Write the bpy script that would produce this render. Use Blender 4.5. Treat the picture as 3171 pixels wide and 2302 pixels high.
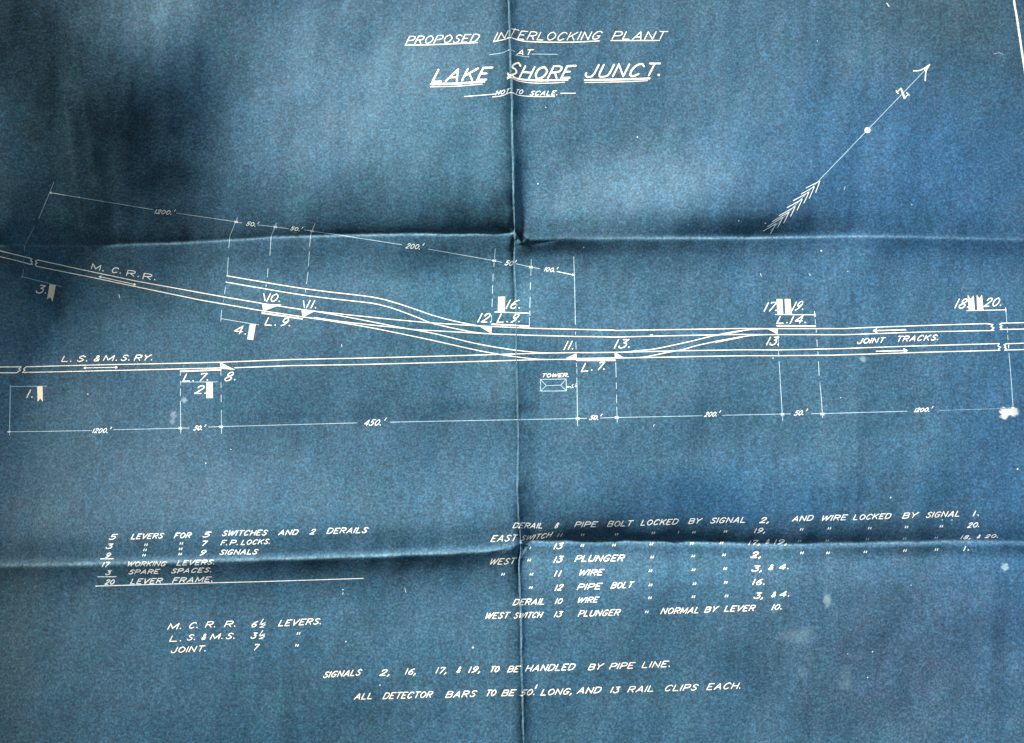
import bpy, math, random
import numpy as np
random.seed(7); rng = np.random.default_rng(7)
for o in list(bpy.data.objects): bpy.data.objects.remove(o)
C = bpy.context.scene.collection
S = 0.0003                      # metres on the sheet per unit of the drawing survey
CX, CY, D = 1585.5, 1151.0, 1.0

# ------------------------------------------------------------------ camera
cam = bpy.data.cameras.new('camera'); co = bpy.data.objects.new('camera', cam); C.objects.link(co)
cam.sensor_width = 36.0; cam.lens = 36.0*D/(3171*S); cam.clip_start = 0.01; cam.clip_end = 100
co.location = (0, 0, D)
bpy.context.scene.camera = co
sc = bpy.context.scene
sc.view_settings.view_transform = 'Standard'; sc.view_settings.look = 'None'
sc.view_settings.exposure = 0.04; sc.view_settings.gamma = 1.0

# ------------------------------------------------------------------ room light
w = bpy.data.worlds.new('World'); sc.world = w; w.use_nodes = True
bg = w.node_tree.nodes['Background']; bg.inputs[0].default_value = (1.0, 0.96, 0.92, 1); bg.inputs[1].default_value = 0.14
def lamp(name, kind, loc, target, energy, color, size=0.3, cone=None, blend=1.0):
    L = bpy.data.lights.new(name, kind); o = bpy.data.objects.new(name, L); C.objects.link(o)
    L.energy = energy; L.color = color
    if kind == 'AREA': L.size = size
    else: L.shadow_soft_size = size
    if kind == 'SPOT': L.spot_size = math.radians(cone); L.spot_blend = blend
    o.location = loc
    import mathutils
    d = mathutils.Vector(target)-mathutils.Vector(loc)
    o.rotation_euler = d.to_track_quat('-Z', 'Y').to_euler()
    return o
AZ, EL, DK = math.radians(112), math.radians(26), 6.5
lamp('window_lamp', 'SPOT', (DK*math.cos(EL)*math.cos(AZ)+0.1, DK*math.cos(EL)*math.sin(AZ), DK*math.sin(EL)), (0.18, -0.19, 0), 9300, (1.0, 0.985, 0.955), 0.24, 13.6, 1.0)
lamp('side_lamp', 'AREA', (1.9, 0.25, 1.0), (0.25, 0.05, 0), 23, (0.45, 0.72, 1.0), 0.7)

# ------------------------------------------------------------------ survey frames -> drawing units
F1=(0,0,2.058); F2=(1200,0,2.058); F3=(2171,0,2.058); F4=(0,550,2.058); F5=(900,650,2.268); F6=(2171,650,2.268)
F7=(200,1550,2.268); F8=(1400,1500,2.268); F9=(2200,1500,2.336); F10=(900,1850,2.268); F11=(1700,850,3.292); F12=(1240,60,2.637)
F0=(0,0,1.0)
def P(f, *pts): return [(f[0]+x/f[2], f[1]+y/f[2]) for x, y in pts]

# ------------------------------------------------------------------ relief of the folded sheet
GX = np.arange(-256, 3436, 4.0); GY = np.arange(-256, 2564, 4.0)
X, Y = np.meshgrid(GX, GY)
def sstep(a, b, t): t = np.clip((t-a)/(b-a), 0, 1); return t*t*(3-2*t)
def gauss(cx, cy, rx, ry, rot=0):
    c, s = math.cos(rot), math.sin(rot); dx, dy = X-cx, Y-cy
    return np.exp(-(((dx*c+dy*s)/rx)**2+((-dx*s+dy*c)/ry)**2))
def blurnoise(lx, ly, seed):
    r = np.random.default_rng(seed).standard_normal(X.shape)
    ky = np.fft.fftfreq(X.shape[0], 4.0)[:, None]; kx = np.fft.fftfreq(X.shape[1], 4.0)[None, :]
    f = np.fft.ifft2(np.fft.fft2(r)*np.exp(-2*(math.pi**2)*((kx*lx)**2+(ky*ly)**2))).real
    return f/f.std()
CR1L = [(-300,760),(0,753),(340,743),(729,736),(1000,731),(1200,728),(1480,724),(1594,722)]
CR1R = [(1600,745),(1640,741),(1666,739),(1832,741),(2200,740),(2365,736),(2657,731),(2900,736),(3143,741),(3500,744)]
CR2L = [(-300,1768),(0,1757),(200,1751),(376,1746),(685,1733),(994,1724),(1200,1718),(1400,1711),(1510,1705),(1576,1698),(1612,1686)]
CR2R = [(1612,1681),(1709,1684),(1929,1683),(2105,1685),(2400,1691),(2714,1684),(3056,1680),(3500,1684)]
CRV = [(-300,1568),(0,1574),(146,1579),(292,1584),(583,1589),(709,1594),(738,1592),(813,1592),(915,1597),(1091,1598),(1223,1601),(1350,1605),(1500,1601),(1610,1607),(1681,1612),(1738,1606),(1897,1612),(2117,1616),(2200,1618),(2302,1622),(2600,1632)]
def fy(poly, x): p = np.array(poly, float); return np.interp(x, p[:, 0], p[:, 1])
wob = 2.2*np.interp(GX, GX[::14], np.random.default_rng(3).standard_normal(len(GX[::14])))
wx = np.tile(wob, (len(GY), 1))
L = sstep(1620, 1590, X); R_ = 1-L
def prof(d, pts): p = np.array(pts, float); return np.interp(d, p[:, 0], p[:, 1])
def amp(x, pts): return prof(x, pts)
d1 = Y-(fy(CR1L, X)*(X < 1597)+fy(CR1R, X)*(X >= 1597))-wx*0.5
d2 = Y-(fy(CR2L, X)*(X < 1612)+fy(CR2R, X)*(X >= 1612))-wx*0.5
q = np.zeros_like(X)
# first cross fold, left and right halves
q += L*amp(X, [(0,.55),(600,.7),(1000,.95),(1300,1.15),(1590,1.3)])*prof(d1, [(-230,0),(-120,-.16),(-60,-.32),(-25,-.5),(-7,-.66),(-4,-.5),(-1,.1),(3,.25),(7,-.18),(50,-.26),(100,-.12),(150,.06),(240,.08),(340,0)])
q += R_*(amp(X, [(1600,.15),(1900,.35),(2150,1.1),(2450,1.15),(2700,.55),(3171,.35)])*prof(d1, [(-190,0),(-90,-.18),(-50,-.42),(-16,-.46),(-6,-.2),(-2,.3),(2,.2),(5,0)])
        + amp(X, [(1600,1.5),(1700,1.35),(1900,1.0),(2400,.55),(3171,.8)])*prof(d1, [(0,0),(6,-.3),(12,-.46),(34,-.42),(58,-.2),(95,-.06),(130,.08),(230,.1),(360,0)])
        + gauss(1900,620,260,75)*.34+gauss(2140,560,200,90)*.22)
# second cross fold
q += L*(amp(X, [(0,.9),(700,.95),(1300,1.05),(1500,1.0),(1600,.8)])*prof(d2, [(-420,0),(-260,.1),(-150,.22),(-100,.12),(-62,-.12),(-24,-.12),(-13,.25),(-5,.6),(0,.2),(3,-.4),(12,-.56),(42,-.46),(70,-.28),(110,-.16),(170,-.02),(230,0)]))
q += R_*(amp(X, [(1612,.75),(1750,1.0),(2200,1.1),(2700,.75),(3171,.5)])*prof(d2, [(-260,0),(-170,-.12),(-110,-.18),(-60,-.36),(-25,-.62),(-7,-.66),(-2,.0),(4,.5),(9,.4),(14,.0)])
        + amp(X, [(1612,1.1),(2200,1.05),(2500,.8),(3171,.35)])*prof(d2, [(6,0),(12,.05),(30,.1),(55,.36),(95,.34),(150,.12),(230,0)])
        - sstep(2450,2800,X)*prof(d2, [(8,0),(14,.3),(34,.26),(60,0)]))
# broad hollows and swells shaped for their shading; upper-left shadow put in as slope
def sg(cx, cy, rx, ry, p=1.6): return np.exp(-((((X-cx)/rx)**2+((Y-cy)/ry)**2)**p))
q += -.98*sg(290,420,400,410,1.05)*(1-.75*gauss(580,80,130,110)) - .22*gauss(545,520,120,230) - .6*gauss(80,80,230,230)
q += -.50*sg(60,880,290,240,1.0) - .22*gauss(380,900,230,90) - .45*gauss(0,1100,60,500)
q += .12*gauss(520,90,110,80) + .16*gauss(900,330,280,240) + .12*gauss(1050,900,300,80)
q += -.16*gauss(1450,1262,200,20) - .13*gauss(1100,1290,330,14)
q += .20*gauss(1150,330,330,240) + .22*gauss(2000,560,380,110) + .12*gauss(2450,330,300,200) - .16*gauss(1480,640,140,60) + .14*gauss(450,1950,500,160) + .16*gauss(1300,2000,400,160) + .12*gauss(2000,1150,300,200)
q += .24*gauss(650,1510,440,110) + .10*gauss(1750,1500,250,90) + .16*gauss(2600,790,120,70)
q += -.10*gauss(2750,2080,330,200) - .12*gauss(2960,170,140,160) + .13*gauss(2500,1430,300,110)
q += .035*blurnoise(55, 40, 11) + .03*blurnoise(18, 60, 12) + .02*blurnoise(10, 16, 13)
sy = 1.55*q*math.tan(EL)/math.sin(AZ)
ky = 2*math.pi*np.fft.fftfreq(X.shape[0], 4.0)[:, None]; kx = 2*math.pi*np.fft.fftfreq(X.shape[1], 4.0)[None, :]
Hf = (-1j*ky*np.fft.fft2(sy))/(ky**2+.03*kx**2+(1/1300.)**2)
H = np.fft.ifft2(Hf).real      # drawing units
H += 1.1*blurnoise(26, 260, 21)*sstep(2000, 2500, X)+.5*blurnoise(14, 180, 22)+1.2*blurnoise(30, 200, 23)*sstep(500, 100, X)
# soft second-hand folds running down the sheet
for cx, y0, y1, a in ((2640,760,1660,1.6),(2870,1150,1500,.9),(2430,1700,2300,.6),(220,300,760,1.5),(90,1300,1700,1.6),(280,120,520,.9),(180,1800,2302,1.0),(1240,1700,2302,.5)):
    m = sstep(y0-60, y0+60, Y)*sstep(y1+60, y1-60, Y)
    dd = X-cx-8*np.sin(Y/170.)
    H += a*m*3.4*np.exp(-np.abs(dd)/np.where(dd < 0, 16, 60))
xs = np.interp(GX, GX, GX)
def fine(px, py):
    """steep, narrow shapes along the long fold and at its two crossings"""
    d = px-fy(CRV, py)-1.2*np.sin(py/37.)-.8*np.sin(py/13.+1)
    A = prof(py, [(-300,8),(0,8),(400,9),(640,11),(705,9),(720,2),(760,8),(900,8),(1000,3),(1250,2),(1500,3),(1600,4),(1665,4),(1685,1),(1745,7),(1850,11),(2000,10),(2302,9),(2600,9)])
    B = prof(py, [(-300,12),(0,12),(400,15),(640,17),(700,14),(720,2),(760,2),(900,4),(1000,13),(1250,18),(1500,16),(1600,5),(1665,4),(1685,1),(1745,7),(1850,10),(2302,12),(2600,12)])
    A = A*1.75; B = B*1.6
    wl = prof(py, [(0,17),(640,19),(720,8),(780,13),(900,12),(1000,25),(1500,20),(1640,30),(1690,6),(1760,9),(1850,18),(2302,18)])
    wr = prof(py, [(0,22),(640,21),(720,8),(780,16),(1000,42),(1500,32),(1640,22),(1690,6),(1760,8),(1850,14),(2302,24)])
    h = np.where(d < 0, -A*np.exp(-(np.abs(d)/wl)**1.4), 0)+np.where(d >= 0, B*np.exp(-(np.abs(d)/wr)**1.6), 0)
    nb = prof(py, [(0,3),(700,4),(760,2),(1000,6),(1600,6),(1660,3),(1700,2),(1760,7),(2302,7)])
    h += np.where(d >= 0, nb*np.exp(-(np.abs(d)/7.)**1.5), -.8*nb*np.exp(-(np.abs(d)/6.)**1.5)); A = A+.8*nb; B = B+nb
    tt = np.clip((d+1.8)/3.6, 0, 1); tt = tt*tt*(3-2*tt)
    h = np.where(np.abs(d) < 1.8, -A*(1-tt)+B*tt, h)
    A, B = A, B
    h += prof(py, [(0,4),(700,5),(1000,5),(1500,4),(2302,4)])*np.exp(-np.abs(d)/95)
    def line(x0, y0, x1, y1, a, wa, wb):
        L2 = math.hypot(x1-x0, y1-y0); ux, uy = (x1-x0)/L2, (y1-y0)/L2
        t = ((px-x0)*ux+(py-y0)*uy)/L2; n = -(px-x0)*uy+(py-y0)*ux
        m = np.clip((t+.06)/.16, 0, 1)*np.clip((1.06-t)/.16, 0, 1)
        return a*m*np.exp(-np.abs(n)/np.where(n < 0, wa, wb))
    # pucker at the upper crossing
    h += line(1597, 708, 1636, 744, 4.5, 7, 6)
    h -= line(1606, 718, 1620, 748, 2.5, 3.5, 7)
    h += line(1584, 722, 1594, 742, 4, 4, 4)
    h += line(1604, 760, 1720, 748, -2.5, 12, 8)
    # pucker at the lower crossing
    h += line(1612, 1684, 1636, 1690, 6, 4, 4)
    h += line(1640, 1690, 1614, 1732, 4, 10, 6)
    h -= line(1612, 1690, 1608, 1728, 4, 8, 7)
    h += line(1520, 1706, 1612, 1685, 3, 10, 4)
    return h
def spaced(a, b, dense, fine_step, coarse):
    out = [a]
    while out[-1] < b:
        v = out[-1]; out.append(v+(fine_step if any(p <= v <= r for p, r in dense) else coarse))
    return np.array(out)
VX = spaced(-200, 3371, [(1545, 1665)], 1.6, 4.4)
VY = spaced(-200, 2502, [(700, 775), (1665, 1770)], 2.0, 4.2)
def bil(A, gx, gy, px, py):
    ix = np.clip(np.searchsorted(gx, px)-1, 0, len(gx)-2); iy = np.clip(np.searchsorted(gy, py)-1, 0, len(gy)-2)
    fx = (px-gx[ix])/(gx[ix+1]-gx[ix]); f_ = (py-gy[iy])/(gy[iy+1]-gy[iy])
    return (A[iy, ix]*(1-fx)+A[iy, ix+1]*fx)*(1-f_)+(A[iy+1, ix]*(1-fx)+A[iy+1, ix+1]*fx)*f_
VXX, VYY = np.meshgrid(VX, VY)
ZH = bil(H, GX, GY, VXX, VYY)+fine(VXX, VYY)
ZH -= np.median(ZH)
ZH *= S
print('relief range mm', ZH.min()*1000, ZH.max()*1000)

# ------------------------------------------------------------------ materials
def nd(nt, t, **k):
    n = nt.nodes.new(t)
    for a, b in k.items(): setattr(n, a, b)
    return n
def mathn(nt, op, a, b):
    n = nd(nt, 'ShaderNodeMath', operation=op)
    for i, v in enumerate((a, b)):
        if hasattr(v, 'links'): nt.links.new(v, n.inputs[i])
        else: n.inputs[i].default_value = v
    return n.outputs[0]
def noise(nt, vec, scale, detail=3, rough=.6, mapping=None, dist=0):
    if mapping:
        m = nd(nt, 'ShaderNodeMapping'); m.inputs['Scale'].default_value = mapping; nt.links.new(vec, m.inputs[0]); vec = m.outputs[0]
    n = nd(nt, 'ShaderNodeTexNoise'); nt.links.new(vec, n.inputs['Vector'])
    n.inputs['Scale'].default_value = scale; n.inputs['Detail'].default_value = detail; n.inputs['Roughness'].default_value = rough; n.inputs['Distortion'].default_value = dist
    return n.outputs['Fac']
def ramp(nt, fac, stops):
    r = nd(nt, 'ShaderNodeValToRGB'); nt.links.new(fac, r.inputs[0])
    e = r.color_ramp.elements
    while len(e) < len(stops): e.new(0.5)
    for el, (p, c) in zip(e, stops): el.position = p; el.color = (*c, 1)
    return r.outputs[0]
def mix(nt, kind, fac, a, b):
    m = nd(nt, 'ShaderNodeMix', data_type='RGBA', blend_type=kind)
    for i, v in ((0, fac), (6, a), (7, b)):
        if hasattr(v, 'links'): nt.links.new(v, m.inputs[i])
        elif i == 0: m.inputs[i].default_value = v
        else: m.inputs[i].default_value = (*v, 1)
    return m.outputs[2]
def paper_grain(nt, co_):
    """height of the paper's fibres, shared by paper and print"""
    a = noise(nt, co_, 330, 4, .65); b = noise(nt, co_, 900, 2, .6); c = noise(nt, co_, 200, 3, .6, (1, .35, 1))
    return mathn(nt, 'ADD', mathn(nt, 'ADD', a, mathn(nt, 'MULTIPLY', b, .5)), mathn(nt, 'MULTIPLY', c, .5))
def g3(v): return (v, v, v)
def base_mat(name):
    m = bpy.data.materials.new(name); m.use_nodes = True; nt = m.node_tree
    b = nt.nodes['Principled BSDF']; tc = nd(nt, 'ShaderNodeTexCoord')
    return m, nt, b, tc.outputs['Object']
m_paper, nt, b, oc = base_mat('blueprint_paper')
col = ramp(nt, noise(nt, oc, 22, 4, .6), [(.30, (.0185,.061,.097)), (.45, (.0200,.065,.103)), (.56, (.0240,.066,.102)), (.70, (.0200,.071,.101))])
hue = ramp(nt, noise(nt, oc, 60, 3, .6, dist=.4), [(.36, (.80,1.0,1.04)), (.5, (1,1,1)), (.64, (1.32,1.0,1.02))])
col = mix(nt, 'MULTIPLY', .32, col, hue)
g1 = ramp(nt, noise(nt, oc, 470, 4, .72), [(.30, g3(.42)), (.5, g3(.95)), (.72, g3(2.0))])
g2 = ramp(nt, noise(nt, oc, 190, 5, .75, (1, .7, 1)), [(.30, g3(.80)), (.5, g3(1)), (.70, g3(1.24))])
g4 = ramp(nt, noise(nt, oc, 45, 5, .7, (1, .35, 1)), [(.3, g3(.90)), (.5, g3(1)), (.7, g3(1.10))])
col = mix(nt, 'MULTIPLY', 1, col, g1); col = mix(nt, 'MULTIPLY', 1, col, g2); col = mix(nt, 'MULTIPLY', 1, col, g4)
g5 = ramp(nt, noise(nt, oc, 110, 4, .65, (1, .07, 1)), [(.3, g3(.92)), (.5, g3(1)), (.7, g3(1.09))])
col = mix(nt, 'MULTIPLY', 1, col, g5)
# scattered pale fibre tips
fl = ramp(nt, noise(nt, oc, 760, 2, .5), [(.66, g3(0)), (.76, g3(1))])
col = mix(nt, 'MIX', mathn(nt, 'MULTIPLY', fl, .28), col, (.13,.21,.27))
at = nd(nt, 'ShaderNodeAttribute', attribute_name='tint')
col = mix(nt, 'MULTIPLY', 1, col, at.outputs['Color'])
# worn folds and water stains (mask painted per vertex, broken up by grain)
aw = nd(nt, 'ShaderNodeAttribute', attribute_name='wear')
sep = nd(nt, 'ShaderNodeSeparateColor'); nt.links.new(aw.outputs['Color'], sep.inputs[0])
br = ramp(nt, noise(nt, oc, 380, 3, .7), [(.38, g3(.1)), (.6, g3(1.0))])
col = mix(nt, 'MIX', mathn(nt, 'MULTIPLY', sep.outputs[0], br), col, (.17,.29,.34))
st = ramp(nt, noise(nt, oc, 120, 4, .7), [(.3, g3(.45)), (.6, g3(1))])
col = mix(nt, 'MIX', mathn(nt, 'MULTIPLY', sep.outputs[1], st), col, (.22,.31,.33))
col = mix(nt, 'MIX', sep.outputs[2], col, (.58,.56,.49))
nt.links.new(col, b.inputs['Base Color']); b.inputs['Roughness'].default_value = .72; b.inputs['Specular IOR Level'].default_value = .25
bp = nd(nt, 'ShaderNodeBump'); bp.inputs['Strength'].default_value = .5; bp.inputs['Distance'].default_value = .0004
nt.links.new(paper_grain(nt, oc), bp.inputs['Height']); nt.links.new(bp.outputs[0], b.inputs['Normal'])

def print_mat(name, c, faded, amount, lo=.42):
    m, nt, b, oc = base_mat(name)
    f = ramp(nt, noise(nt, oc, 700, 3, .7), [(lo-.12, g3(1)), (lo+.06, g3(0))])
    f2 = mathn(nt, 'MULTIPLY', f, amount)
    cc = mix(nt, 'MIX', f2, c, faded)
    nt.links.new(cc, b.inputs['Base Color']); b.inputs['Roughness'].default_value = .7; b.inputs['Specular IOR Level'].default_value = .2
    bp = nd(nt, 'ShaderNodeBump'); bp.inputs['Strength'].default_value = .35; bp.inputs['Distance'].default_value = .0003
    nt.links.new(paper_grain(nt, oc), bp.inputs['Height']); nt.links.new(bp.outputs[0], b.inputs['Normal'])
    return m
M_BOLD = print_mat('cream_print', (.80,.71,.57), (.55,.48,.38), .6)
M_TEXT = print_mat('lettering_print', (.76,.76,.70), (.40,.48,.50), .6)
M_FLAG = print_mat('bare_paper_print', (.76,.63,.43), (.60,.46,.30), .6)
M_THIN = print_mat('fine_line_print', (.33,.45,.50), (.12,.22,.28), .8, .44)
M_FADE = print_mat('faded_line_print', (.18,.28,.32), (.05,.11,.16), .9, .5)
M_SPOT = print_mat('speck_print', (.5,.56,.56), (.26,.33,.36), .7)
M_DARK = print_mat('dark_speck', (.01,.012,.02), (.02,.02,.03), .6)
m_table, nt, b, oc = base_mat('table_wood')
col = ramp(nt, noise(nt, oc, 6, 5, .6, (1, 14, 1)), [(.35, (.10,.055,.03)), (.65, (.22,.13,.07))])
nt.links.new(col, b.inputs['Base Color']); b.inputs['Roughness'].default_value = .5

# ------------------------------------------------------------------ top-level things
def table():
    t = .03; z1 = float(ZH.min())-.001; hx, hy = .85, .65
    vs = [(x*sx, y*sy_, z) for z in (z1-t, z1) for x, y in ((hx, hy),) for sx, sy_ in ((-1,-1),(1,-1),(1,1),(-1,1))]
    me = bpy.data.meshes.new('table_top'); me.from_pydata(vs, [], [(0,3,2,1),(4,5,6,7),(0,1,5,4),(1,2,6,5),(2,3,7,6),(3,0,4,7)]); me.materials.append(m_table)
    o = bpy.data.objects.new('table_top', me); C.objects.link(o); o['kind'] = 'structure'
    bv = o.modifiers.new('b', 'BEVEL'); bv.width = .003; bv.segments = 2
table()
root = bpy.data.objects.new('blueprint', None); C.objects.link(root)
root['label'] = 'old blue railway blueprint with white lettering, track diagram and worn fold creases'
root['category'] = 'blueprint'

def wxy(px, py): return (px-CX)*S, -(py-CY)*S
# paper mesh
ny, nx = ZH.shape
wxv, wyv = wxy(VXX, VYY)
co_ = np.stack([wxv, wyv, ZH], -1).reshape(-1, 3)
idx = np.arange(ny*nx).reshape(ny, nx)
quads = np.stack([idx[:-1, :-1], idx[1:, :-1], idx[1:, 1:], idx[:-1, 1:]], -1).reshape(-1, 4)
ring = np.concatenate([idx[0, :-1], idx[:-1, -1], idx[-1, :0:-1], idx[:0:-1, 0]])
low = co_[ring].copy(); low[:, 2] -= .00025
n0 = len(co_); co_ = np.concatenate([co_, low]); k = len(ring); a = np.arange(k); bq = (a+1) % k
skirt = np.stack([ring[a], ring[bq], n0+bq, n0+a], -1)
quads = np.concatenate([quads, skirt])
me = bpy.data.meshes.new('paper')
me.vertices.add(len(co_)); me.vertices.foreach_set('co', co_.astype(np.float32).ravel())
me.loops.add(len(quads)*4); me.loops.foreach_set('vertex_index', quads.astype(np.int32).ravel())
me.polygons.add(len(quads)); me.polygons.foreach_set('loop_start', np.arange(0, len(quads)*4, 4, dtype=np.int32))
me.update(calc_edges=True); me.polygons.foreach_set('use_smooth', np.ones(len(quads), bool))
# tint: uneven ageing of the blue, with bluish light at right painted in;  wear: abraded folds (r) and stains (g)
X, Y = VXX, VYY
T = np.ones((ny, nx, 3))
def tint(m, c):
    for i in range(3): T[..., i] *= 1+m*(c[i]-1)
tint(gauss(2850,560,520,330), (.78,1.02,1.30)); tint(gauss(3150,1500,260,500), (.85,1.03,1.25)); tint(gauss(2250,1560,420,110), (.75,1.0,1.22))
tint(gauss(2800,2050,420,330), (1.25,.92,.95)); tint(gauss(2950,60,300,180), (1.25,.98,.85)); tint(gauss(420,60,260,130), (1.3,1.06,.95))
tint(gauss(60,1900,160,500), (1.3,1.0,.88)); tint(gauss(500,1450,300,160), (1.2,1.02,1.0)); tint(gauss(1420,1000,240,160), (.8,1.06,1.0))
tint(gauss(1400,470,260,300), (.9,1.05,1.0)); tint(gauss(120,500,260,400), (1.25,1.05,.9)); tint(gauss(1950,560,300,160), (1.2,1.04,.98))
W = np.zeros((ny, nx, 2))
e1 = Y-np.where(X < 1597, fy(CR1L, X), fy(CR1R, X)); e2 = Y-np.where(X < 1612, fy(CR2L, X), fy(CR2R, X)); ev = X-fy(CRV, Y)
rn = np.interp(VX, np.arange(-300, 3500, 60), np.random.default_rng(5).uniform(.55, 1.0, len(np.arange(-300, 3500, 60))))[None, :]
W[..., 0] = np.maximum.reduce([
    np.exp(-(e1/3.2)**2)*rn*np.interp(X, [0,300,1000,1590,1600,2200,2600,3171], [.25,.55,.85,.9,.2,.8,.6,.25]),
    np.exp(-(e2/np.interp(X, [0,1200,1612,1613], [6,4.5,4,3.6]))**2)*rn*np.interp(X, [0,1000,1610,1700,2600,3171], [.75,.8,.6,.85,.75,.35]),
    np.exp(-(ev/1.9)**2)*np.interp(Y, [0,700,760,900,1000,1500,1700,2302], [.75,.85,.8,.7,.3,.65,.8,.7])])
def stain(cx, cy, rx, ry, a, rot=0, edge=.25):
    c, s = math.cos(rot), math.sin(rot); dx, dy = X-cx, Y-cy
    r = np.sqrt(((dx*c+dy*s)/rx)**2+((-dx*s+dy*c)/ry)**2)+.18*np.sin(dx/rx*3+dy/ry*5)+.1*np.sin(dx/rx*9-dy/ry*7)
    W[..., 1] = np.maximum(W[..., 1], a*sstep(1+edge, 1-edge, r))
stain(534,1242,9,8,.8); stain(500,1290,10,12,.5); stain(497,1310,8,9,.6); stain(2672,1112,9,9,.6)
stain(3118,1758,11,11,.95,.4); stain(2560,1858,11,20,.45)
stain(2468,1965,50,22,.15,-.1,.5); stain(2620,2120,22,14,.13); stain(2618,2085,20,28,.1); stain(2480,2080,16,16,.09); stain(2650,2030,34,14,.08)

def vattr(name, arr):
    at = me.attributes.new(name, 'FLOAT_COLOR', 'POINT')
    full = np.ones((len(co_), 4), np.float32); full[:n0, :3] = arr.reshape(-1, 3); full[n0:, :3] = arr.reshape(-1, 3)[ring]
    at.data.foreach_set('color', full.ravel())
K = W[..., 1].copy(); W[..., 1] = 0
stain(3112,1275,22,11,1.0,.15,.15); stain(3104,1287,11,10,.9,0,.2); stain(3134,1275,15,13,.75,0,.2); bare = W[..., 1].copy()*(1+.12*np.sin(X/2.3)*np.sin(Y/2.9)).clip(0, 1); W[..., 1] = K
vattr('tint', T); vattr('wear', np.concatenate([W, bare[..., None]], -1))
me.materials.append(m_paper)
po = bpy.data.objects.new('paper', me); C.objects.link(po); po.parent = root

# ------------------------------------------------------------------ print on the sheet
def place(pts, off):
    """points seen in the survey -> points on the relief"""
    p = np.array(pts, float); px, py = p[:, 0].copy(), p[:, 1].copy()
    for _ in range(4):
        z = bil(ZH, VX, VY, px, py); k_ = 1-z/D
        px = CX+(p[:, 0]-CX)*k_; py = CY+(p[:, 1]-CY)*k_
    z = bil(ZH, VX, VY, px, py)
    x, y = wxy(px, py)
    return np.stack([x, y, z+off], -1)
def catmull(pts, n=8):
    if len(pts) < 3: return pts
    closed = math.dist(pts[0], pts[-1]) < 1e-6
    p = [pts[-2] if closed else pts[0]]+list(pts)+[pts[1] if closed else pts[-1]]
    out = []
    for i in range(1, len(p)-2):
        p0, p1, p2, p3 = p[i-1:i+3]
        for j in range(n):
            t = j/n; out.append(tuple(.5*((2*p1[c])+(-p0[c]+p2[c])*t+(2*p0[c]-5*p1[c]+4*p2[c]-p3[c])*t*t+(-p0[c]+3*p1[c]-3*p2[c]+p3[c])*t**3) for c in (0, 1)))
    out.append(tuple(pts[-1])); return out
def resample(pts, step):
    out = [pts[0]]
    for a_, b_ in zip(pts, pts[1:]):
        n = max(1, int(math.ceil(math.dist(a_, b_)/step)))
        out += [(a_[0]+(b_[0]-a_[0])*i/n, a_[1]+(b_[1]-a_[1])*i/n) for i in range(1, n+1)]
    return out
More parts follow.
